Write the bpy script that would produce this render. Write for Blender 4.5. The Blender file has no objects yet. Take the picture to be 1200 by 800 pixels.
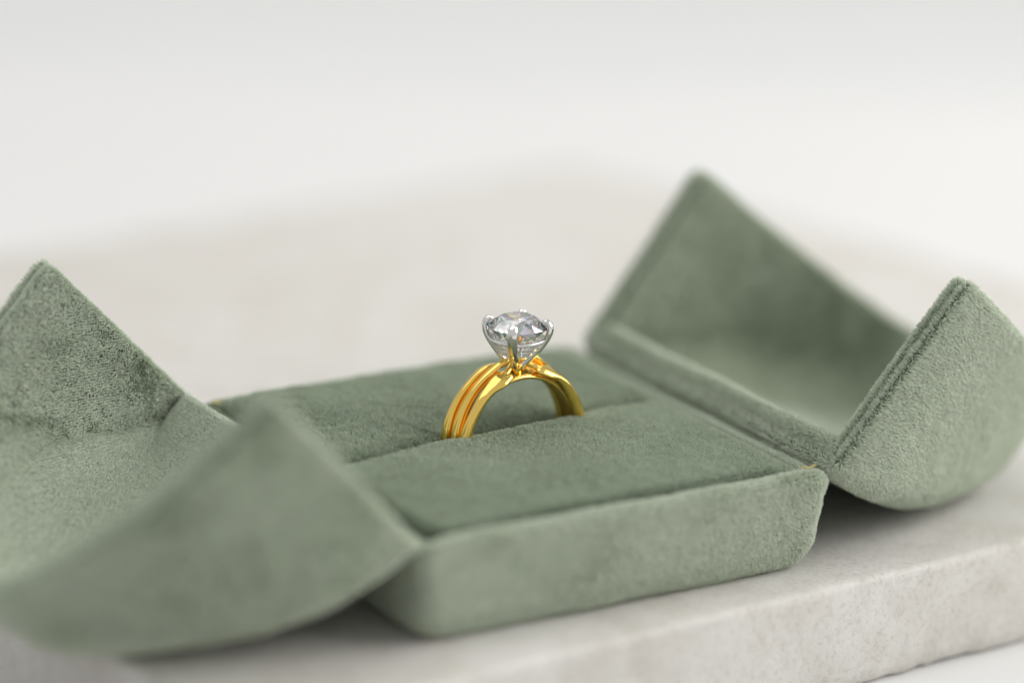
import bpy, math, random
import numpy as np
from mathutils import Vector, Matrix

S = 0.001                      # the script thinks in millimetres
ZT = 26.0                      # height of the box hinge plane above the table (mm)
sc = bpy.context.scene
C = sc.collection
rng = np.random.default_rng(7)

# ------------------------------------------------------------------ camera
YAW, PITCH, ROLL = math.radians(32.57), math.radians(19.03), math.radians(2.11)
DIST, FPX = 421.62, 4116.97
fw = Vector((math.sin(YAW)*math.cos(PITCH), math.cos(YAW)*math.cos(PITCH), -math.sin(PITCH)))
rt = Vector((math.cos(YAW), -math.sin(YAW), 0.0))
up = rt.cross(fw)
c_, s_ = math.cos(ROLL), math.sin(ROLL)
rt, up = c_*rt + s_*up, -s_*rt + c_*up
pos = -fw*DIST
pos.z += ZT
cam_d = bpy.data.cameras.new('camera')
cam = bpy.data.objects.new('camera', cam_d)
C.objects.link(cam)
cam.matrix_world = Matrix.Translation(pos*S) @ Matrix((rt, up, -fw)).transposed().to_4x4()
cam_d.sensor_width = 36.0
cam_d.lens = FPX*36.0/1200.0
cam_d.shift_x = 6.24/1200.0
cam_d.shift_y = 114.82/1200.0
cam_d.clip_start = 0.01
cam_d.clip_end = 20.0
cam_d.dof.use_dof = True
cam_d.dof.focus_distance = (DIST-4.0)*S
cam_d.dof.aperture_fstop = 5.6
cam_d.dof.aperture_blades = 0
sc.camera = cam

# ------------------------------------------------------------------ light
world = bpy.data.worlds.new('World')
sc.world = world
world.use_nodes = True
wb = world.node_tree.nodes['Background']
wb.inputs['Color'].default_value = (0.985, 0.99, 1.0, 1)
wb.inputs['Strength'].default_value = 0.60

def area(name, loc, target, sx, sy, power, col):
    d = bpy.data.lights.new(name, 'AREA')
    d.shape = 'RECTANGLE'
    d.size, d.size_y = sx*S, sy*S
    d.energy = power
    d.color = col
    o = bpy.data.objects.new(name, d)
    C.objects.link(o)
    o.location = Vector(loc)*S
    o.rotation_euler = (Vector(target)-Vector(loc)).to_track_quat('-Z', 'Y').to_euler()
    return o
area('window_light', (620, -260, 380), (0, 0, 20), 700, 600, 5.8, (1.0, 0.985, 0.96))
area('ceiling_light', (-60, 330, 900), (0, 60, 0), 1100, 900, 3.5, (1.0, 0.99, 0.975))

sc.view_settings.view_transform = 'Standard'
sc.view_settings.look = 'None'
sc.view_settings.gamma = 1.0
sc.view_settings.exposure = 0.0
sc.cycles.max_bounces = 24
sc.cycles.transmission_bounces = 24
sc.cycles.glossy_bounces = 8
sc.cycles.diffuse_bounces = 5
sc.cycles.transparent_max_bounces = 8
sc.cycles.sample_clamp_indirect = 12.0
sc.cycles.use_denoising = True
sc.cycles_curves.shape = 'RIBBONS'
sc.cycles_curves.subdivisions = 1

# ------------------------------------------------------------------ numeric helpers
def hash3(i, j, k, s=0):
    n = (i*73856093) ^ (j*19349663) ^ (k*83492791) ^ (s*2654435761 & 0x7fffffff)
    n = (n ^ (n >> 13)) & 0x7fffffff
    n = (n*1274126177) & 0x7fffffff
    n = (n ^ (n >> 15)) & 0x7fffffff
    return n/float(0x7fffffff)

def noise(P, f, s=0):
    """smooth value noise in -1..1 at points P (n,3)"""
    Q = np.asarray(P)*f + 1000.5
    I = np.floor(Q).astype(np.int64)
    F = Q-I
    F = F*F*(3-2*F)
    r = 0
    for a in (0, 1):
        for b in (0, 1):
            for c in (0, 1):
                w = (F[:, 0] if a else 1-F[:, 0])*(F[:, 1] if b else 1-F[:, 1])*(F[:, 2] if c else 1-F[:, 2])
                r = r+w*hash3(I[:, 0]+a, I[:, 1]+b, I[:, 2]+c, s)
    return r*2-1

def smooth(a, b, x):
    t = np.clip((x-a)/(b-a), 0, 1)
    return t*t*(3-2*t)

# ------------------------------------------------------------------ materials
def mat(name):
    m = bpy.data.materials.new(name)
    m.use_nodes = True
    nt = m.node_tree
    return m, nt, nt.nodes['Principled BSDF']

def node(nt, t, **k):
    n = nt.nodes.new(t)
    for a, v in k.items():
        if hasattr(n, a) and a not in ('Scale',):
            setattr(n, a, v)
    return n

def ramp(nt, fac, stops):
    r = nt.nodes.new('ShaderNodeValToRGB')
    e = r.color_ramp.elements
    while len(e) < len(stops):
        e.new(0.5)
    for q, (p, c) in zip(e, stops):
        q.position = p
        q.color = (*c, 1)
    nt.links.new(fac, r.inputs['Fac'])
    return r.outputs['Color']

def ntex(nt, co, scale, detail=4, rough=0.6, dist=0.0):
    n = nt.nodes.new('ShaderNodeTexNoise')
    n.inputs['Scale'].default_value = scale
    n.inputs['Detail'].default_value = detail
    n.inputs['Roughness'].default_value = rough
    n.inputs['Distortion'].default_value = dist
    nt.links.new(co, n.inputs['Vector'])
    return n.outputs['Fac']

def mixc(nt, kind, fac, a, b):
    m = nt.nodes.new('ShaderNodeMix')
    m.data_type = 'RGBA'
    m.blend_type = kind
    for sock, v in ((m.inputs[0], fac), (m.inputs[6], a), (m.inputs[7], b)):
        if isinstance(v, (int, float)):
            sock.default_value = v
        elif isinstance(v, tuple):
            sock.default_value = (*v, 1)
        else:
            nt.links.new(v, sock)
    return m.outputs[2]

VEL = (0.655, 0.71, 0.59)
def velvet_fibre(name, VEL):
    m, nt, b = mat(name)
    info = nt.nodes.new('ShaderNodeHairInfo')
    geo = nt.nodes.new('ShaderNodeNewGeometry')
    col = ramp(nt, info.outputs['Random'], [(0.0, tuple(c*0.72 for c in VEL)), (0.5, VEL), (1.0, tuple(min(1, c*1.28) for c in VEL))])
    nt.links.new(col, b.inputs['Base Color'])
    b.inputs['Roughness'].default_value = 0.5
    b.inputs['Specular IOR Level'].default_value = 0.6
    tr = nt.nodes.new('ShaderNodeBsdfTranslucent')
    nt.links.new(col, tr.inputs['Color'])
    mx = nt.nodes.new('ShaderNodeMixShader')
    mx.inputs[0].default_value = 0.35
    out = nt.nodes['Material Output']
    nt.links.new(b.outputs[0], mx.inputs[1])
    nt.links.new(tr.outputs[0], mx.inputs[2])
    nt.links.new(mx.outputs[0], out.inputs['Surface'])
    return m
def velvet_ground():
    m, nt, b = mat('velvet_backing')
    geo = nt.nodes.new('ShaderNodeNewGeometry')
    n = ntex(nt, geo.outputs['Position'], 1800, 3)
    nt.links.new(ramp(nt, n, [(0.3, (0.06, 0.085, 0.058)), (0.7, (0.09, 0.12, 0.085))]), b.inputs['Base Color'])  # darker than the fibres, so shade deep in the pile is coloured in
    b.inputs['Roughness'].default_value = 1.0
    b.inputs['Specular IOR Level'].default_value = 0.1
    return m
M_FIB, M_VEL = velvet_fibre('velvet_fibre', VEL), velvet_ground()
M_CUSH_SHADED = velvet_fibre('cushion_fibre_shaded', (0.54, 0.605, 0.49))  # darker copy of the box fibre: shade of the nap put into its colour

def gold():
    m, nt, b = mat('yellow_gold')
    b.inputs['Base Color'].default_value = (0.96, 0.665, 0.165, 1)
    b.inputs['Metallic'].default_value = 1.0
    geo = nt.nodes.new('ShaderNodeNewGeometry')
    n = ntex(nt, geo.outputs['Position'], 900, 3)
    mr = nt.nodes.new('ShaderNodeMapRange')
    mr.inputs['To Min'].default_value = 0.03
    mr.inputs['To Max'].default_value = 0.09
    nt.links.new(n, mr.inputs['Value'])
    nt.links.new(mr.outputs[0], b.inputs['Roughness'])
    return m
M_GOLD = gold()

def white_metal():
    m, nt, b = mat('white_gold')
    b.inputs['Base Color'].default_value = (0.80, 0.79, 0.76, 1)
    b.inputs['Metallic'].default_value = 1.0
    b.inputs['Roughness'].default_value = 0.09
    return m
M_WG = white_metal()

M_SATIN = M_WG.copy()
M_SATIN.name = 'satin_white_gold'
M_SATIN.node_tree.nodes['Principled BSDF'].inputs['Roughness'].default_value = 0.35
M_SATIN.node_tree.nodes['Principled BSDF'].inputs['Base Color'].default_value = (0.97, 0.97, 0.965, 1)

def diamond_mat(name='diamond_glass'):
    m, nt, b = mat(name)
    nt.nodes.remove(b)
    out = nt.nodes['Material Output']
    prev = None
    g0 = nt.nodes.new('ShaderNodeBsdfGlass')
    g0.inputs['IOR'].default_value = 2.417
    g0.inputs['Roughness'].default_value = 0.0
    g0.inputs['Color'].default_value = (1, 1, 1, 1)
    for c, ior in (((1, 0, 0, 1), 2.405), ((0, 1, 0, 1), 2.417), ((0, 0, 1, 1), 2.440)):
        g = nt.nodes.new('ShaderNodeBsdfGlass')
        g.inputs['Color'].default_value = c
        g.inputs['IOR'].default_value = ior
        g.inputs['Roughness'].default_value = 0.0
        if prev is None:
            prev = g.outputs[0]
        else:
            a = nt.nodes.new('ShaderNodeAddShader')
            nt.links.new(prev, a.inputs[0])
            nt.links.new(g.outputs[0], a.inputs[1])
            prev = a.outputs[0]
    m0 = nt.nodes.new('ShaderNodeMixShader')
    m0.inputs[0].default_value = 0.2
    nt.links.new(g0.outputs[0], m0.inputs[1])
    nt.links.new(prev, m0.inputs[2])
    prev = m0.outputs[0]
    # strong return of light from the facets
    gl = nt.nodes.new('ShaderNodeBsdfGlossy')
    gl.inputs['Roughness'].default_value = 0.03
    gl.inputs['Color'].default_value = (0.96, 0.97, 0.98, 1)
    mx = nt.nodes.new('ShaderNodeMixShader')
    mx.inputs[0].default_value = 0.14
    nt.links.new(prev, mx.inputs[1])
    nt.links.new(gl.outputs[0], mx.inputs[2])
    nt.links.new(mx.outputs[0], out.inputs['Surface'])
    return m
M_DIA = diamond_mat()

def pave_mat():
    m, nt, b = mat('pave_diamond')
    b.inputs['Base Color'].default_value = (0.95, 0.95, 0.96, 1)
    b.inputs['Roughness'].default_value = 0.02
    b.inputs['IOR'].default_value = 2.42
    b.inputs['Metallic'].default_value = 0.25
    b.inputs['Transmission Weight'].default_value = 0.8
    return m
M_PAVE = pave_mat()

def glue():
    m, nt, b = mat('dried_glue')
    b.inputs['Base Color'].default_value = (0.40, 0.34, 0.12, 1)
    b.inputs['Roughness'].default_value = 0.4
    return m
M_GLUE = glue()

def stone():
    m, nt, b = mat('pale_limestone')
    geo = nt.nodes.new('ShaderNodeNewGeometry')
    co = geo.outputs['Position']
    big = ntex(nt, co, 22, 5, 0.6, 0.8)
    mid = ntex(nt, co, 160, 6, 0.65, 0.3)
    fine = ntex(nt, co, 1300, 4, 0.75)
    c = ramp(nt, big, [(0.30, (0.58, 0.56, 0.515)), (0.48, (0.625, 0.608, 0.572)), (0.70, (0.655, 0.642, 0.612))])
    c = mixc(nt, 'MULTIPLY', 0.55, c, ramp(nt, mid, [(0.30, (0.80, 0.78, 0.74)), (0.55, (1, 1, 1)), (0.8, (1.05, 1.05, 1.06))]))
    c = mixc(nt, 'MULTIPLY', 0.85, c, ramp(nt, fine, [(0.30, (0.78, 0.75, 0.71)), (0.5, (1, 1, 1))]))
    rust = ntex(nt, co, 60, 4, 0.6, 1.0)
    c = mixc(nt, 'MIX', ramp(nt, rust, [(0.62, (0, 0, 0)), (0.80, (0.28, 0.28, 0.28))]), c, (0.50, 0.41, 0.27))
    nt.links.new(c, b.inputs['Base Color'])
    b.inputs['Roughness'].default_value = 0.75
    b.inputs['Specular IOR Level'].default_value = 0.25
    bp = nt.nodes.new('ShaderNodeBump')
    bp.inputs['Strength'].default_value = 0.6
    bp.inputs['Distance'].default_value = 0.0003
    nt.links.new(mid, bp.inputs['Height'])
    bp2 = nt.nodes.new('ShaderNodeBump')
    bp2.inputs['Strength'].default_value = 0.5
    bp2.inputs['Distance'].default_value = 0.00012
    nt.links.new(fine, bp2.inputs['Height'])
    nt.links.new(bp.outputs[0], bp2.inputs['Normal'])
    nt.links.new(bp2.outputs[0], b.inputs['Normal'])
    return m
M_STONE = stone()

def plain(name, col, rough=0.6, var=0.02, scale=8):
    m, nt, b = mat(name)
    geo = nt.nodes.new('ShaderNodeNewGeometry')
    n = ntex(nt, geo.outputs['Position'], scale, 3)
    nt.links.new(ramp(nt, n, [(0.3, tuple(c-var for c in col)), (0.7, tuple(c+var for c in col))]), b.inputs['Base Color'])
    b.inputs['Roughness'].default_value = rough
    return m
M_TABLE = plain('white_tabletop', (0.70, 0.695, 0.685), 0.6, 0.008)
M_WALL = plain('grey_backdrop', (0.77, 0.77, 0.76), 0.9, 0.01, 3)

# ------------------------------------------------------------------ object helpers
def empty(name, loc, label, cat, group=None):
    o = bpy.data.objects.new(name, None)
    o.empty_display_size = 0.005
    C.objects.link(o)
    o.location = Vector(loc)*S
    o['label'] = label
    o['category'] = cat
    if group:
        o['group'] = group
    return o

def mesh_obj(name, V, F, m, parent=None, org=(0, 0, 0), smooth_=True, label=None, kind=None):
    V = (np.asarray(V, float)-np.asarray(org, float))*S
    me = bpy.data.meshes.new(name)
    me.from_pydata(V.tolist(), [], [tuple(int(i) for i in f) for f in F])
    me.validate()
    me.update()
    if smooth_:
        me.polygons.foreach_set('use_smooth', [True]*len(me.polygons))
    me.materials.append(m)
    o = bpy.data.objects.new(name, me)
    C.objects.link(o)
    if parent is not None:
        o.parent = parent
    if label:
        o['label'] = label
    if kind:
        o['kind'] = kind
    return o

def grid_faces(n, m, off=0, closed=False, flip=False):
    F = []
    for i in range(n-1):
        for j in range(m if closed else m-1):
            k = (j+1) % m
            f = (off+i*m+j, off+i*m+k, off+(i+1)*m+k, off+(i+1)*m+j)
            F.append(f[::-1] if flip else f)
    return F

def spline(P, n):
    P = np.asarray(P, float)
    A = np.vstack([2*P[0]-P[1], P, 2*P[-1]-P[-2]])
    out = []
    segs = len(P)-1
    for t in np.linspace(0, segs, n):
        i = min(int(t), segs-1)
        u = t-i
        a, b, c, d = A[i], A[i+1], A[i+2], A[i+3]
        out.append(0.5*((2*b)+(c-a)*u+(2*a-5*b+4*c-d)*u*u+(3*b-a-3*c+d)*u**3))
    return np.array(out)

def sweep(P, wid, thk, wdir, k=20, expo=2.0, ridge=0.0):
    """tube along P; wid = half width along wdir, thk = half height across; superellipse section"""
    P = np.asarray(P)
    n = len(P)
    T = np.gradient(P, axis=0)
    T /= np.linalg.norm(T, axis=1)[:, None]
    W = np.asarray(wdir, float)
    if W.ndim == 1:
        W = np.tile(W, (n, 1))
    W = W-(W*T).sum(1)[:, None]*T
    W /= np.linalg.norm(W, axis=1)[:, None]
    U = np.cross(W, T)
    th = np.linspace(0, 2*np.pi, k, endpoint=False)
    ca, sa = np.cos(th), np.sin(th)
    x = np.sign(ca)*np.abs(ca)**(2/expo)
    y = np.sign(sa)*np.abs(sa)**(2/expo)
    if ridge:
        y = np.where(y > 0, y*(1+ridge*(1-np.abs(x))**1.2), y)
    V = []
    for i in range(n):
        V.append(P[i]+np.outer(x*wid[i], W[i])+np.outer(y*thk[i], U[i]))
    V = np.vstack(V)
    F = grid_faces(n, k, closed=True)
    F.append(tuple(range(k))[::-1])
    F.append(tuple((n-1)*k+i for i in range(k)))
    return V, F

# ------------------------------------------------------------------ velvet pile (real fibres)
def pile(name, V, F, density, length, comb, parent, org, lean=0.9, rad=0.022, where=None, label=None, flip=False, seed=0, wobble=1.0, clump=0.6, patch=0.75, fibre=None):
    V = np.asarray(V, float)
    T = []
    for f in F:
        T.append((f[0], f[1], f[2]))
        if len(f) == 4:
            T.append((f[0], f[2], f[3]))
    T = np.array(T)
    a, b, c = V[T[:, 0]], V[T[:, 1]], V[T[:, 2]]
    N = np.cross(b-a, c-a)
    L = np.linalg.norm(N, axis=1)
    ok = L > 1e-9
    T, a, b, c, N, L = T[ok], a[ok], b[ok], c[ok], N[ok], L[ok]
    VN = np.zeros_like(V)
    for q in range(3):
        np.add.at(VN, T[:, q], N)
    VN /= np.maximum(np.linalg.norm(VN, axis=1), 1e-9)[:, None]
    area_ = L/2
    w = area_.copy()
    if where is not None:
        w = w*where((a+b+c)/3, N/L[:, None])
    n = int((w.sum())*density)
    r = np.random.default_rng(100+seed)
    idx = r.choice(len(T), n, p=w/w.sum())
    u, v = r.random(n), r.random(n)
    fl = u+v > 1
    u[fl], v[fl] = 1-u[fl], 1-v[fl]
    P = a[idx]+(b[idx]-a[idx])*u[:, None]+(c[idx]-a[idx])*v[:, None]
    n0, n1, n2 = VN[T[idx, 0]], VN[T[idx, 1]], VN[T[idx, 2]]
    NN = n0*(1-u-v)[:, None]+n1*u[:, None]+n2*v[:, None]
    NN /= np.maximum(np.linalg.norm(NN, axis=1), 1e-9)[:, None]
    if flip:
        NN = -NN
    cb = comb(P, NN) if callable(comb) else np.tile(np.asarray(comb, float), (n, 1))
    cb = cb.copy()
    mag = np.maximum(np.linalg.norm(cb, axis=1), 1.0)
    # brushed patches: slow noise turns the nap
    for ax in range(3):
        cb[:, ax] += wobble*(0.55*noise(P, 0.10, 11+ax)+0.25*noise(P, 0.4, 21+ax)+0.25*noise(P, 1.4, 31+ax))
    cb -= (cb*NN).sum(1)[:, None]*NN
    ln = np.linalg.norm(cb, axis=1)
    cb /= np.maximum(ln, 0.6)[:, None]
    lean_v = lean*mag*np.clip(1+patch*noise(P, 0.13, 5)+0.3*noise(P, 0.5, 9)+0.2*noise(P, 1.3, 6), 0.05, 3)
    D = NN+cb*lean_v[:, None]
    D /= np.linalg.norm(D, axis=1)[:, None]
    J = r.normal(size=(n, 3))*0.085
    LN = length*(0.75+0.45*r.random(n))*(1+0.15*noise(P, 0.8, 8))
    tip = P+(D+J)*LN[:, None]
    # clumping into tufts
    cell = 0.32
    I = np.floor(P/cell).astype(np.int64)
    ctr = np.stack([(I[:, q]+hash3(I[:, 0], I[:, 1], I[:, 2], 50+q))*cell for q in range(3)], 1)
    off = ctr-P
    off -= (off*NN).sum(1)[:, None]*NN
    tip = tip+off*clump
    mid = P+NN*(LN*0.42)[:, None]+(tip-P)*0.22
    root = P-NN*0.05
    pts = np.stack([root, mid, tip], 1).reshape(-1, 3)
    pts = (pts-np.asarray(org))*S
    cd = bpy.data.hair_curves.new(name)
    cd.add_curves([3]*n)
    cd.attributes['position'].data.foreach_set('vector', pts.astype(np.float32).ravel())
    ra = cd.attributes.get('radius') or cd.attributes.new('radius', 'FLOAT', 'POINT')
    rr = np.tile(np.array([rad, rad*0.95, rad*0.5]), n)*S
    ra.data.foreach_set('value', rr.astype(np.float32))
    cd.materials.append(fibre or M_FIB)
    o = bpy.data.objects.new(name, cd)
    C.objects.link(o)
    o.parent = parent
    o['kind'] = 'stuff'
    if label:
        o['label'] = label
    print(name, n)
    return o

# ================================================================== setting
def tabletop():
    # white table, its far edge crosses high behind the slab
    f2 = np.array([math.sin(YAW), math.cos(YAW), 0])
    r2 = np.array([math.cos(YAW), -math.sin(YAW), 0])
    V = []
    for d, w, z in ((-900, 900, 0), (292, 900, 0)):
        for s in (-1, 1):
            V.append(f2*d+r2*s*w+np.array([0, 0, z]))
    V = np.array(V)
    B = V.copy(); B[:, 2] -= 30
    V = np.vstack([V, B])
    F = [(0, 1, 3, 2), (4, 6, 7, 5), (0, 4, 5, 1), (2, 3, 7, 6), (0, 2, 6, 4), (1, 5, 7, 3)]
    mesh_obj('tabletop', V, F, M_TABLE, smooth_=False, kind='structure')
    # backdrop wall behind the table, curving forward into the floor
    P = []
    for d, z in ((-1500, -70), (900, -70), (1050, -55), (1150, -10), (1200, 80), (1220, 1500)):
        for s in (-1, 1):
            P.append(f2*d+r2*s*2200+np.array([0, 0, z]))
    F = grid_faces(6, 2)
    mesh_obj('backdrop', P, F, M_WALL, smooth_=True, kind='structure')
tabletop()

def slab():
    org = (20, 50, 0)
    root = None
    top = ZT-12.1
    Q = np.array([(-55.2, -37.5), (150.0, -25.0), (106.5, 147.0), (-76.0, 131.0)])
    # perimeter path with slightly irregular hewn edges, then rings for the edge profile
    N = 160
    def inset(off):
        """corner points of the slab outline moved outward by off"""
        E_ = [(Q[(i+1) % 4]-Q[i]) for i in range(4)]
        n_ = [np.array([e[1], -e[0]])/np.linalg.norm(e) for e in E_]
        out = []
        for i in range(4):
            a, b = n_[i-1], n_[i]
            out.append(Q[i]+off*(a+b)/(1+a@b))
        return np.array(out)
    def outline(off):
        q = inset(off)
        return np.vstack([q[i]+(q[(i+1) % 4]-q[i])*np.linspace(0, 1, N, endpoint=False)[:, None] for i in range(4)])
    per = outline(0.0)
    nx = outline(1.0)-per
    P3 = np.column_stack([per, np.zeros(len(per))])
    chip_t = np.clip(noise(P3, 0.35, 3)*0.5+noise(P3, 1.0, 4)*0.5, -0.2, 1)
    chip_b = np.clip(noise(P3, 0.12, 5)*0.8+noise(P3, 0.6, 6)*0.4, -0.1, 1)
    rings = [(-12.0, 0), (-6.0, 0), (-2.5, 0), (-1.4, 0.02), (-0.7, 0.05), (-0.25, 0.25), (-0.05, 0.6), (0, 1.2), (0.05, 4), (0, 8), (0, 11.5), (-0.2, 12.8), (-0.7, 13.6), (-1.5, 13.9), (-6, 13.9)]
    V = []
    for off, dz in rings:
        if dz < 1.0:
            o_ = off-0.35*chip_t*(1 if off > -2 else 0)
            z_ = -dz-0.25*np.clip(chip_t, 0, 1)*(1 if -1 < off else 0)*(dz > 0.02)
        elif dz > 10:
            o_ = off-1.3*chip_b*smooth(10, 13.5, dz)*(off > -3)
            z_ = -dz*np.ones(len(per))
            if dz > 13:
                z_ = z_+0.9*np.clip(chip_b, 0, 1)*(off > -1)
        else:
            o_ = off*np.ones(len(per)); z_ = -dz*np.ones(len(per))
        z_ = np.broadcast_to(z_, (len(per),))
        rough = 0.12*noise(P3+np.array([0, 0, dz]), 0.5, 7)+0.07*noise(P3+np.array([0, 0, dz]), 1.6, 8)
        xy = per+nx*(o_+rough*(off > -3)*(dz > 0.1))[:, None]
        V.append(np.column_stack([xy, top+z_]))
    n = len(per)
    V = np.vstack(V)
    F = grid_faces(len(rings), n, closed=True, flip=True)
    F.append(tuple(range(n)))
    F.append(tuple((len(rings)-1)*n+i for i in range(n))[::-1])
    o = mesh_obj('stone_slab', V, F, M_STONE, org=org)
    o.location = Vector(org)*S
    o['label'] = 'pale grey rough-edged stone slab under the open green ring box'
    o['category'] = 'stone slab'
slab()

# ================================================================== the ring box
VIEW = np.array([-0.51, -0.80, 0.33])   # direction to the camera
def TOWARD(P, N):
    return np.tile(VIEW, (len(P), 1))
def AWAY(P, N):
    return np.tile(-VIEW, (len(P), 1))
def left_nap(P, N):
    # end wall nap leans to the camera to darken, floor away to brighten
    k = smooth(0.35, 0.85, N[:, 2]+0.25*smooth(10, -2, P[:, 2]-ZT))[:, None]
    return (1-k)*VIEW*0.8-k*VIEW*2.6
ORG = np.array([0, 0, ZT-12.0])
Z0 = np.array([0, 0, ZT])
box = empty('ring_box', ORG, 'open sage green velvet ring box with two folded out lids on the stone slab', 'ring box')
DW, DD = 28.0, 27.5

def base_block():
    # rounded rectangle rings from the underside up the side, over the rim and into the tray
    prof = [(-4.5, -12.0, 5.0), (-3.4, -11.98, 3.6), (-2.2, -11.6, 3.2), (-1.3, -10.6, 2.7), (-0.7, -8.6, 2.1), (-0.45, -5.0, 1.8), (-0.3, -2.5, 1.6),
            (-0.12, -1.1, 1.5), (-0.1, -0.5, 1.5), (-0.35, -0.05, 1.4), (-0.8, 0.38, 1.3), (-1.3, 0.3, 1.2), (-1.65, -0.3, 1.2), (-1.85, -1.5, 1.2), (-2.1, -3.0, 1.0)]
    V = []
    k = 44
    for e, z, r in prof:
        hx, hy = DW+e, DD+e
        loop = []
        for cx, cy, a0 in ((1, -1, -90), (1, 1, 0), (-1, 1, 90), (-1, -1, 180)):
            for a in np.radians(np.linspace(a0, a0+90, 9)):
                loop.append((cx*(hx-r)+r*math.cos(a), cy*(hy-r)+r*math.sin(a)))
            nx_ = {(1, -1): (hx, -hy+r, hx, hy-r), (1, 1): (hx-r, hy, -hx+r, hy), (-1, 1): (-hx, hy-r, -hx, -hy+r), (-1, -1): (-hx+r, -hy, hx-r, -hy)}[(cx, cy)]
            for t in np.linspace(0, 1, k+2)[1:-1]:
                loop.append((nx_[0]+(nx_[2]-nx_[0])*t, nx_[1]+(nx_[3]-nx_[1])*t))
        loop = np.array(loop)
        # pillowing and a gentle hand made unevenness
        P3 = np.column_stack([loop, np.full(len(loop), z)])
        g = 1+0.004*noise(P3, 0.12, 41)
        zz = z+0.16*noise(P3, 0.10, 42)*(1 if z > -6 else 0)
        # side walls sit lower under the hinges
        side = smooth(DW-3.5, DW-1.0, np.abs(loop[:, 0]))*smooth(DD+0.5, DD-2.5, np.abs(loop[:, 1]))
        if z > -3:
            zz = zz-0.9*side
        V.append(np.column_stack([loop*g[:, None], zz]))
    m = len(V[0])
    V = np.vstack(V)+Z0
    F = grid_faces(len(prof), m, closed=True)
    Fn = F+[tuple(range(m))[::-1], tuple((len(prof)-1)*m+i for i in range(m))]
    o = mesh_obj('base', V, Fn, M_VEL, box, ORG)
    def w(c, n):
        z = c[:, 2]-ZT
        return (z > -11.9)*(z < 2)*np.where((n[:, 1] < -0.5) | (z > -1.5), 1.0, 0.45)*np.where(z < -1.6, (np.abs(c[:, 0]) > DW-3.4) | (np.abs(c[:, 1]) > DD-3.4), 1)
    pile('velvet_pile', V, F, 190, 0.48, AWAY, o, ORG, patch=0.85, lean=0.9, where=w, seed=1)
    return o
base_block()

# ---- two cushions with the ring slot between them
def slot_y(x):
    return 0.35+0.085*x
def half_gap(x):
    return 0.15+1.55*np.exp(-((x-1.4)/10.5)**6)
def drop(d, r):
    t = np.clip(1-d/r, 0, 1)
    return r*(1-np.sqrt(np.maximum(0, 1-t*t)))
def cushion(front):
    x0, x1 = -24.7, 23.3
    nx_, ny_ = 150, 90
    def cl(n):
        t = np.linspace(0, 1, n)
        return (1-np.cos(np.pi*t))/2
    ru, rv = cl(nx_), cl(ny_)
    U, W = np.meshgrid(ru, rv, indexing='ij')
    X = x0+(x1-x0)*U
    if front:
        Y0, Y1 = -24.9+0*X, slot_y(X)-half_gap(X)
        r_slot, r_out = 1.1, 0.8
    else:
        Y0, Y1 = slot_y(X)+half_gap(X)*0.8, 25.4+0*X
        r_slot, r_out = 3.2, 0.9
    Y = Y0+(Y1-Y0)*W
    dc = np.clip(((Y-Y0) if front else (Y1-Y)), 0, 2.2)
    ins = 2.2*(1-np.sqrt(np.maximum(0, 1-((2.2-dc)/2.2)**2)))
    X = x0+ins+(x1-x0-2*ins)*U
    ds = (Y1-Y) if front else (Y-Y0)
    do = (Y-Y0) if front else (Y1-Y)
    dx = np.minimum(X-x0-ins, x1-ins-X)
    dome = 0.9*np.sin(np.pi*np.clip(U, 0, 1))**0.5*np.sin(np.pi*np.clip(W*0.9+0.05, 0, 1))**0.6
    Z = 0.6+dome-drop(ds, r_slot)-drop(do, r_out)-drop(dx, r_out)*1.0
    if front:
        Z += 0.85*np.exp(-((X-1)/14)**4)*np.exp(-(ds/4.5)**2)
    else:
        Z -= 1.3*np.exp(-((X-1)/11)**2)*np.exp(-(ds/4.0)**2)
    P3 = np.column_stack([X.ravel(), Y.ravel(), Z.ravel()])
    Z = Z+(0.16*noise(P3, 0.13, 60+front)+0.05*noise(P3, 0.5, 62)).reshape(Z.shape)
    V = np.column_stack([X.ravel(), Y.ravel(), Z.ravel()])
    Fg = grid_faces(nx_, ny_, flip=False)
    Fg = [f[::-1] for f in Fg]
    # skirt
    def id_(i, j): return i*ny_+j
    ring = [id_(i, 0) for i in range(nx_)]+[id_(nx_-1, j) for j in range(1, ny_)]+[id_(i, ny_-1) for i in range(nx_-2, -1, -1)]+[id_(0, j) for j in range(ny_-2, 0, -1)]
    m = len(ring)
    low = V[ring].copy(); low[:, 2] = -2.6 
    off = len(V)
    V = np.vstack([V, low])
    Sk = [(ring[i], off+i, off+(i+1) % m, ring[(i+1) % m]) for i in range(m)]
    V = V+Z0
    # make normals point up
    a, b, c = V[Fg[0][0]], V[Fg[0][1]], V[Fg[0][2]]
    mid_f = Fg[(nx_//2)*(ny_-1)+ny_//2]
    nrm = np.cross(V[mid_f[1]]-V[mid_f[0]], V[mid_f[2]]-V[mid_f[0]])
    if nrm[2] < 0:
        Fg = [f[::-1] for f in Fg]
    o = mesh_obj('cushion', V, Fg+Sk, M_VEL, box, ORG, label='front half of the ring cushion' if front else 'rear half of the ring cushion')
    def w(c, n):
        return np.where(n[:, 2] < 0.15, 0.35, 1.0)
    pile('velvet_pile', V, Fg, 135, 0.52 if front else 0.72, TOWARD, o, ORG, wobble=0.6, fibre=M_CUSH_SHADED, lean=0.25 if front else 0.35, seed=2+front, where=w)
for fr in (True, False):
    cushion(fr)

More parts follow.
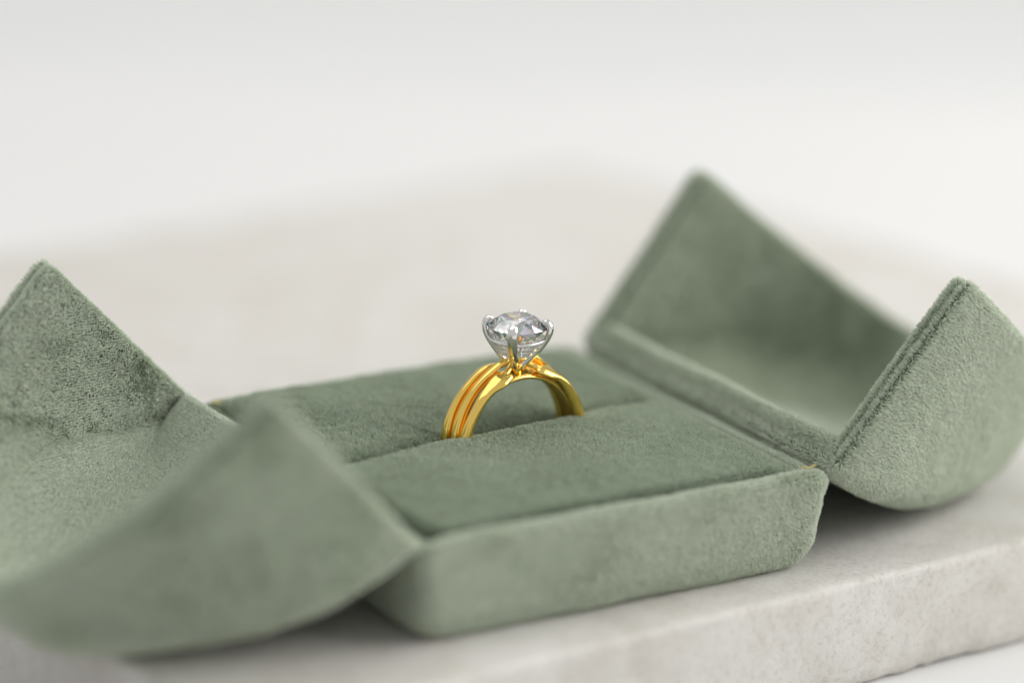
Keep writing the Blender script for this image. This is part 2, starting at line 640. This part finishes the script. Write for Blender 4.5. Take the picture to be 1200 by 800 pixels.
# ---- hinge strips
def hinge(sx):
    ys = np.linspace(-25.6, 25.6, 120)
    us = np.linspace(0, 1, 26)
    x = 23.7+us*6.0 if sx > 0 else 25.0+us*4.6
    z = -1.35+0.6*np.abs(np.sin(us*np.pi*2.0))**0.7+0.35*us
    V = []
    for y in ys:
        for a, b in zip(x, z):
            V.append((sx*a, y, b))
    V = np.array(V)
    V[:, 2] += 0.12*noise(V, 0.2, 70)
    V += Z0
    F = grid_faces(len(ys), 26, flip=sx > 0)
    mid_f = F[len(F)//2]
    if np.cross(V[mid_f[1]]-V[mid_f[0]], V[mid_f[2]]-V[mid_f[0]])[2] < 0:
        F = [f[::-1] for f in F]
    o = mesh_obj('hinge', V, F, M_VEL, box, ORG)
    pile('velvet_pile', V, F, 180, 0.42, TOWARD, o, ORG, lean=0.5, seed=5+sx)
for sx in (1, -1):
    hinge(sx)

# ---- lids: each a half pyramid with bulging walls, folded out past the hinge
HC = 34.8
def lid(sx, alpha, w, t, flare):
    al = math.radians(alpha)
    NJ_f, NJ_c, NJ_s = 34, 10, 60
    def surf(inset, dtop, side_pad, rin):
        """grid (k, j): k up the wall then across the top panel to the seam, j from the front seam round to the back seam"""
        rows = []
        kv = list(np.linspace(0, 1, 44))
        for s in kv:
            v = s*(HC-dtop)
            sv = v/HC
            eu = t*(0.12*sv+0.88*sv**(2.3 if sx > 0 else 2.05))
            ey = t*(0.16*sv+0.84*sv**2.1)*1.0
            # rounding over to the top panel
            tr = 3.2
            q = max(0.0, (v-(HC-dtop-tr))/tr)
            rnd = tr*(1-math.sqrt(max(0, 1-q*q)))*0.9
            Eu, Ey = eu+rnd+inset+side_pad*math.exp(-(v/7.0)**2)*0+side_pad*(1-smooth(0, 9, v)), ey+rnd*0.8+inset
            r = (1.6+5.0*sv) if inset == 0 else (rin+7.5*smooth(2, 16, v))
            Y = DD-Ey
            loop = []
            for u in np.linspace(w, Eu+r, NJ_f, endpoint=False):
                loop.append((u, -Y))
            for a in np.linspace(0, math.pi/2, NJ_c, endpoint=False):
                loop.append((Eu+r-r*math.sin(a), -Y+r-r*math.cos(a)))
            for y in np.linspace(-Y+r, Y-r, NJ_s, endpoint=False):
                loop.append((Eu, y))
            for a in np.linspace(0, math.pi/2, NJ_c, endpoint=False):
                loop.append((Eu+r-r*math.cos(a), Y-r+r*math.sin(a)))
            for u in np.linspace(Eu+r, w, NJ_f):
                loop.append((u, Y))
            loop = np.array(loop)
            if inset > 0:          # tucked crease where the side pad meets the end walls
                dp = 2.0*math.exp(-(v/4.5)**2)
                for c0, sy in ((NJ_f, -1), (NJ_f+NJ_c+NJ_s, 1)):
                    for q in range(-1, NJ_c+2):
                        wq = max(0.0, 1-abs(q-NJ_c*0.45)/4.0)
                        loop[c0+q, 0] -= dp*wq*0.8
                        loop[c0+q, 1] += sy*dp*wq*0.35
            # soft pillow of the padded walls
            m = len(loop)
            rows.append(np.column_stack([loop[:, 0], loop[:, 1], np.full(m, v)]))
        last = rows[-1]
        yy = np.linspace(last[0, 1], last[-1, 1], len(last))
        for q in np.linspace(0, 1, 16)[1:]:
            g = last.copy()
            g[:, 0] = last[:, 0]+(w-last[:, 0])*q
            g[:, 1] = last[:, 1]*(1-q)+yy*q
            g[:, 2] = last[:, 2]+0.15*math.sin(q*math.pi/2)
            rows.append(g)
        return np.array(rows)
    def warp(P, amp=0.22):
        n1 = noise(P+sx*50, 0.09, 80); n2 = noise(P+sx*50, 0.3, 81)
        P = P.copy()
        P[:, 0] += amp*(n1*0.7+0.4*n2)
        P[:, 1] += amp*(noise(P+sx*50, 0.1, 82)*1.2+0.4*n2)
        return P
    def to_world(P):
        u, y, v = P[:, 0], P[:, 1], P[:, 2]
        y = y*(1+flare*u/w)
        return np.column_stack([sx*(28.6+u*math.cos(al)+v*math.sin(al)), y, u*math.sin(al)-v*math.cos(al)])+Z0
    O = surf(0.0, 0.0, 0.0, 0)
    I = surf(2.7, 2.4, 1.1, 1.0)
    K, J = O.shape[:2]
    def boundary():
        b = []
        for j in range(J): b.append((0, j, 'v'))
        for k in range(1, K): b.append((k, J-1, 'u'))
        for j in range(J-2, -1, -1): b.append((K-1, j, 'u'))
        for k in range(K-2, 0, -1): b.append((k, 0, 'u'))
        return b
    B = boundary()
    def rim(G, A, Bm, q0, q1, amp):
        """strips from surface G's boundary toward the seam groove between outer edge A and inner edge Bm"""
        lines = []
        for q in np.linspace(q0, q1, 7)[1:]:
            row = []
            for k, j, d in B:
                a, b = A[k, j], Bm[k, j]
                p = a+(b-a)*q
                f = (q-q0)/(q1-q0)
                h = amp*math.sin(math.pi*min(1, f*0.5+0.5))*1.0 if False else amp*(math.cos(f*math.pi/2)**0.6 if f < 1 else 0)
                bump = amp*(math.sin(math.pi*(0.25+0.75*f)))
                corner = (k == 0 and j in (0, J-1))
                if corner:
                    p = p+np.array([0.7*bump, 0, -0.7*bump])
                elif d == 'v':
                    p = p+np.array([0, 0, -bump])
                else:
                    p = p+np.array([bump, 0, 0])
                row.append(p)
            lines.append(row)
        return np.array(lines)
    def build(G, A, Bm, q0, q1, amp):
        V = [warp(G.reshape(-1, 3))]
        F = grid_faces(K, J)
        L = rim(G, A, Bm, q0, q1, amp)
        off = K*J
        nb = len(B)
        prev = [k*J+j for k, j, d in B]
        for row in L:
            V.append(warp(row))
            cur = [off+i for i in range(nb)]
            for i in range(nb):
                i2 = (i+1) % nb
                F.append((prev[i], cur[i], cur[i2], prev[i2]))
            prev = cur
            off += nb
        V = np.vstack(V)
        return to_world(V), F
    Vo, Fo = build(O, O, I, 0.0, 0.5, 0.45)
    Vi, Fi = build(I, I, O, 0.0, 0.5, 0.45)
    # orient outward / inward
    def orient(V, F, G, sign):
        k, j = 20, J//2
        f = F[k*(J-1)+j]
        n = np.cross(V[f[1]]-V[f[0]], V[f[2]]-V[f[0]])
        # outward = away from the seam side
        outw = np.array([-sx*math.cos(al), 0, -math.sin(al)])
        if np.dot(n, outw)*sign < 0:
            F = [q[::-1] for q in F]
        # rims may wind the other way; fix against the grid
        return F
    Fo = orient(Vo, Fo, O, 1)
    Fi = orient(Vi, Fi, I, -1)
    lid_o = mesh_obj('lid', Vo, Fo, M_VEL, box, ORG, label='right lid, leaning open' if sx > 0 else 'left lid, leaning open toward the camera side')
    def wv(c, n):
        return np.where(n[:, 1] < -0.3, 1.0, 0.4)
    pile('velvet_pile', Vo, Fo, 150 if sx > 0 else 110, 0.58, AWAY, lid_o, ORG, patch=0.7 if sx > 0 else 1.5, lean=0.95 if sx > 0 else 0.6, where=wv, seed=10+sx, rad=0.023 if sx > 0 else 0.026, wobble=1.0)
    li = mesh_obj('lining', Vi, Fi, M_VEL, lid_o, ORG)
    pile('velvet_pile', Vi, Fi, 115 if sx > 0 else 185, 0.48, AWAY if sx > 0 else left_nap, lid_o, ORG, lean=0.35 if sx > 0 else 1.0, patch=0.9 if sx > 0 else 0.25, seed=13+sx, clump=0.35, wobble=0.6, rad=0.028 if sx > 0 else 0.024, label='pile of the lid lining')
lid(1, 50.2, 27.2, 13.1, 0.04)
lid(-1, 46.6, 27.5, 15.9, 0.07)

# ---- dried glue at the hinge corners
def glue_spot(c, a, ln, w):
    n = 14
    P = []
    for i in range(n):
        t = i/(n-1)
        P.append((c[0]+ln*(t-0.5)*math.cos(a), c[1]+ln*(t-0.5)*math.sin(a), c[2]+0.15*math.sin(t*9)))
    P = np.array(P)+Z0
    wd = w*np.sin(np.pi*np.linspace(0.08, 0.92, n))*(1+0.3*np.sin(np.arange(n)*2.1))
    V, F = sweep(P, wd, wd*0.5, (-math.sin(a), math.cos(a), 0), 8)
    mesh_obj('glue_spot', V, F, M_GLUE, box, ORG)
glue_spot((25.7, -26.0, 0.75), 0.0, 2.6, 0.30)
glue_spot((-25.5, 26.2, 0.5), 0.3, 2.0, 0.36)

# ================================================================== the ring
RC = np.array([1.3, 0.55, ZT-0.35])          # centre of the finger circle
RA = math.radians(4.0)
ring = empty('diamond_ring', (RC[0], RC[1], ZT-11.4), 'yellow gold ring with a round clear diamond standing in the cushion slot', 'ring')
RORG = np.array([RC[0], RC[1], ZT-11.4])
def rw(P):
    P = np.asarray(P, float)
    c, s = math.cos(RA), math.sin(RA)
    return np.column_stack([P[:, 0]*c-P[:, 1]*s, P[:, 0]*s+P[:, 1]*c, P[:, 2]])+RC
def hd(V):
    V = np.array(V, float)
    V[:, 2] -= 0.75
    return V
def ring_part(name, V, F, m, smooth_=True, parent=None, **k):
    return mesh_obj(name, rw(V), F, m, parent or ring, RORG, smooth_, **k)

def strand(ctrl, name='band_strand', n=90, ridge=0.55, expo=2.5):
    # ctrl rows: theta(deg from the top), radius, y, half width, half thickness, lean of the section (deg)
    Q = spline(ctrl, n)
    th = np.radians(Q[:, 0])
    P = np.column_stack([Q[:, 1]*np.sin(th), Q[:, 2], Q[:, 1]*np.cos(th)])
    R = np.column_stack([np.sin(th), 0*th, np.cos(th)])
    ln = np.radians(Q[:, 5])
    Wd = np.column_stack([np.sin(ln)*R[:, 0], np.cos(ln), np.sin(ln)*R[:, 2]])
    V, F = sweep(P, Q[:, 3], Q[:, 4], Wd, 24, expo, ridge)
    # orient so that the ridge faces away from the finger
    return ring_part(name, V, F, M_GOLD)

for sg in (-1, 1):
    f = sg
    def mk(rows):
        rows = [(f*a, b, c, d, e, l) for a, b, c, d, e, l in rows]
        if f > 0:
            rows = rows            # sweep runs the other way round; keep outward side up
            rows = rows[::-1]
        return rows
    # front strand, ends in a polished leaf in front of the head
    strand(mk([(180, 8.52, -1.2, 0.645, 0.37, 0), (140, 8.57, -1.5, 0.688, 0.444, 0), (105, 8.67, -1.75, 0.7052, 0.503, 0), (78, 8.72, -1.85, 0.7052, 0.518, 0), (55, 8.8, -1.9, 0.602, 0.533, 5), (36, 9.04, -1.75, 0.731, 0.503, 18), (23, 9.15, -1.75, 1, 0.407, 30), (14, 9.05, -1.7, 0.55, 0.296, 30), (11, 8.95, -1.65, 0.12, 0.111, 30)]))
    # middle strand, rises to the side of the head
    strand(mk([(180, 8.52, 0, 0.645, 0.37, 0), (140, 8.57, 0, 0.688, 0.444, 0), (105, 8.67, 0, 0.688, 0.503, 0), (78, 8.72, 0, 0.6708, 0.533, 0), (56, 8.83, 0.15, 0.5676, 0.54, 0), (38, 9.17, 0.2, 0.4988, 0.5, 0), (24, 9.8, 0, 0.55, 0.37, 0), (14, 10.4, -0.35, 0.38, 0.266, 0), (9, 10.7, -0.45, 0.15, 0.148, 0)]))
    # rear strand
    strand(mk([(180, 8.52, 1.2, 0.645, 0.37, 0), (140, 8.57, 1.5, 0.688, 0.444, 0), (105, 8.67, 1.75, 0.7052, 0.503, 0), (78, 8.72, 1.85, 0.7052, 0.533, 0), (55, 8.77, 2, 0.5848, 0.533, -5), (36, 9.07, 1.95, 0.5332, 0.459, -10), (22, 9.6, 1.75, 0.6, 0.355, -15), (12, 9.55, 1.4, 0.4, 0.259, -15), (9, 9.45, 1.3, 0.12, 0.111, -15)]))
for y, sg in ((-0.95, -1), (0.95, -1), (-0.95, 1), (0.95, 1)):
    a = np.radians(sg*np.linspace(12, 150, 90))
    rr = 8.2+0.45*smooth(60, 20, np.abs(np.degrees(a)))
    yy = y*(1-0.35*smooth(60, 15, np.abs(np.degrees(a))))+0.15
    P = np.column_stack([rr*np.sin(a), yy, rr*np.cos(a)])
    V, F = sweep(P, np.full(90, .52), np.full(90, .30), (0, 1, 0), 14, 2.0)
    ring_part('inner_wire', V, F, M_GOLD)
# gallery rails that close the circle under the head
for y in (-1.15, 1.15):
    a = np.radians(np.linspace(-80, 80, 50))
    P = np.column_stack([8.2*np.sin(a), np.full(50, y), 8.2*np.cos(a)])
    V, F = sweep(P, np.interp(np.abs(np.linspace(-80, 80, 50)), [0, 20, 80], [.45, .42, .30]), np.full(50, .32), (0, 1, 0), 16, 2.4)
    ring_part('bridge', V, F, M_GOLD)

# head
ZG = 14.95                     # girdle height above ring centre
SR = 3.55                      # stone radius
def lathe(prof, k=48):
    V = []
    for r, z in prof:
        for a in np.linspace(0, 2*np.pi, k, endpoint=False):
            V.append((r*math.cos(a), r*math.sin(a), z))
    F = grid_faces(len(prof), k, closed=True)
    return V, F
# gold seat under the basket
V, F = lathe([(0.01, 9.0), (0.7, 9.05), (0.85, 9.3), (0.75, 9.7), (1.0, 10.3), (0.85, 10.5), (0.01, 10.5)], 32)
ring_part('head_seat', hd(V), F, M_GOLD)
for sg in (-1, 1):
    for q in (-1, 1):
        P = spline([(sg*2.6, q*1.35, 9.6), (sg*1.9, q*1.0, 10.0), (sg*1.2, q*0.5, 10.4), (sg*0.75, q*0.25, 10.7)], 16)
        V, F = sweep(P, np.linspace(.42, .25, 16), np.linspace(.4, .25, 16), (0, 1, 0), 12)
        ring_part('head_support', hd(V), F, M_GOLD)
# prongs
for i in range(4):
    a = math.radians(45+90*i)
    prof = spline([(0.15, 9.65), (0.95, 10.35), (1.95, 11.4), (2.9, 12.6), (3.62, 13.8), (3.92, 14.75), (3.80, 15.45), (3.35, 15.80), (2.95, 15.80)], 60)
    P = np.column_stack([prof[:, 0]*math.cos(a), prof[:, 0]*math.sin(a), prof[:, 1]])
    t = np.linspace(0, 1, 60)
    wd = np.interp(t, [0, .1, .35, .6, .75, .88, 1], [.30, .50, .60, .64, .60, .52, .18])
    th = np.interp(t, [0, .1, .35, .6, .75, .88, 1], [.20, .30, .36, .42, .42, .36, .12])
    V, F = sweep(P, wd, th, (-math.sin(a), math.cos(a), 0), 18, 2.0)
    ring_part('prong', hd(V), F, M_WG)
# collar that carries the pave
def wires(rings_):
    """open basket: round wires, the stones sit between them"""
    V, F = [], []
    for r_, z_, w_ in rings_:
        prof = [(r_+w_*math.cos(t), z_+w_*math.sin(t)) for t in np.linspace(0, 2*math.pi, 11)]
        v, f = lathe(prof, 64)
        o0 = len(V)
        V += v
        F += [tuple(o0+i for i in q) for q in f]
    return V, F
V, F = wires([(3.38, 13.66, 0.08), (2.25, 11.85, 0.09)])
collar = ring_part('collar', hd(V), F, M_SATIN)

def brilliant(R, zg):
    D = 2*R
    a8 = [math.radians(22.5+45*i) for i in range(8)]
    rt_, tc = 0.283, 0.76
    pts = []
    g = 0.012
    for a in a8:
        pts.append((rt_, a, (0.5-rt_)*tc+g))
        rs = 0.385
        pts.append((rs, a+math.radians(22.5), (0.5-rs*math.cos(math.radians(22.5)))*tc+g))
        for q in (0, 22.5):
            pts.append((0.5, a+math.radians(q), g if q == 0 else g+0.004))
            pts.append((0.5, a+math.radians(q), -g if q == 0 else -g-0.004))
        rp = 0.115
        pts.append((rp, a+math.radians(22.5), -g-(0.5-rp*math.cos(math.radians(22.5)))*0.862))
    pts.append((0, 0, -g-0.5*0.862))
    import bmesh
    bm = bmesh.new()
    for r, a, z in pts:
        bm.verts.new((r*D*math.cos(a), r*D*math.sin(a), z*D+zg))
    res = bmesh.ops.convex_hull(bm, input=bm.verts)
    bmesh.ops.dissolve_limit(bm, angle_limit=math.radians(0.4), verts=bm.verts, edges=bm.edges)
    bmesh.ops.recalc_face_normals(bm, faces=bm.faces)
    bm.verts.index_update()
    V = [tuple(v.co) for v in bm.verts]
    F = [[v.index for v in f.verts] for f in bm.faces]
    bm.free()
    return V, F
V, F = brilliant(SR, ZG)
ring_part('diamond', hd(V), F, M_DIA, smooth_=False)

# pave stones round the collar: small faceted domes with beads between
def small_gem(c, n, r):
    n = np.array(n)/np.linalg.norm(n)
    t = np.cross(n, (0, 0, 1)); t /= np.linalg.norm(t)
    b = np.cross(n, t)
    V = []
    for rr, h, ph in ((1.0, 0.0, 0), (0.58, 0.34, 0.39)):
        for i in range(8):
            a = i*math.pi/4+ph
            V.append(c+(t*math.cos(a)+b*math.sin(a))*r*rr+n*h*r)
    F = [tuple(range(8, 16))]
    for i in range(8):
        k = (i+1) % 8
        F += [(i, k, 8+i), (k, 8+k, 8+i)]
    V.append(c-n*r*0.6)
    for i in range(8):
        F.append((16, (i+1) % 8, i))
    return V, F
gemV, gemF, mesh_cache = None, None, {}
rows = [(3.22, 13.34, 36), (2.88, 12.78, 34), (2.50, 12.22, 30)]
for ri, (r, z, n) in enumerate(rows):
    for i in range(n):
        a = 2*math.pi*(i+0.5*(ri % 2))/n
        if min(abs((math.degrees(a)-45-90*q+180) % 360-180) for q in range(4)) < 7.5+ri*1.5:
            continue
        nn = np.array([math.cos(a)*0.78, math.sin(a)*0.78, -0.62])
        c = np.array([r*math.cos(a), r*math.sin(a), z])+nn*0.03
        V, F = small_gem(c, nn, 0.285)
        mesh_obj('pave_stone', rw(hd(V)), F, M_PAVE, collar, RORG, False)
# setting beads between pave stones, too small to pick apart
VB, FB = [], []
for ri, (r, z, n) in enumerate([(3.38, 13.62, 72), (3.07, 13.06, 68), (2.71, 12.50, 60), (2.34, 11.95, 52)]):
    for i in range(n):
        a = 2*math.pi*(i+0.25)/n
        nn = np.array([math.cos(a)*0.78, math.sin(a)*0.78, -0.62])
        c = np.array([r*math.cos(a), r*math.sin(a), z])+nn*0.05
        o0 = len(VB)
        for d in ((1, 0, 0), (-1, 0, 0), (0, 1, 0), (0, -1, 0), (0, 0, 1), (0, 0, -1)):
            VB.append(c+np.array(d)*0.13)
        for q in ((0, 2, 4), (2, 1, 4), (1, 3, 4), (3, 0, 4), (2, 0, 5), (1, 2, 5), (3, 1, 5), (0, 3, 5)):
            FB.append(tuple(o0+k for k in q))
mesh_obj('setting_beads', rw(hd(VB)), FB, M_WG, collar, RORG, True, kind='stuff')
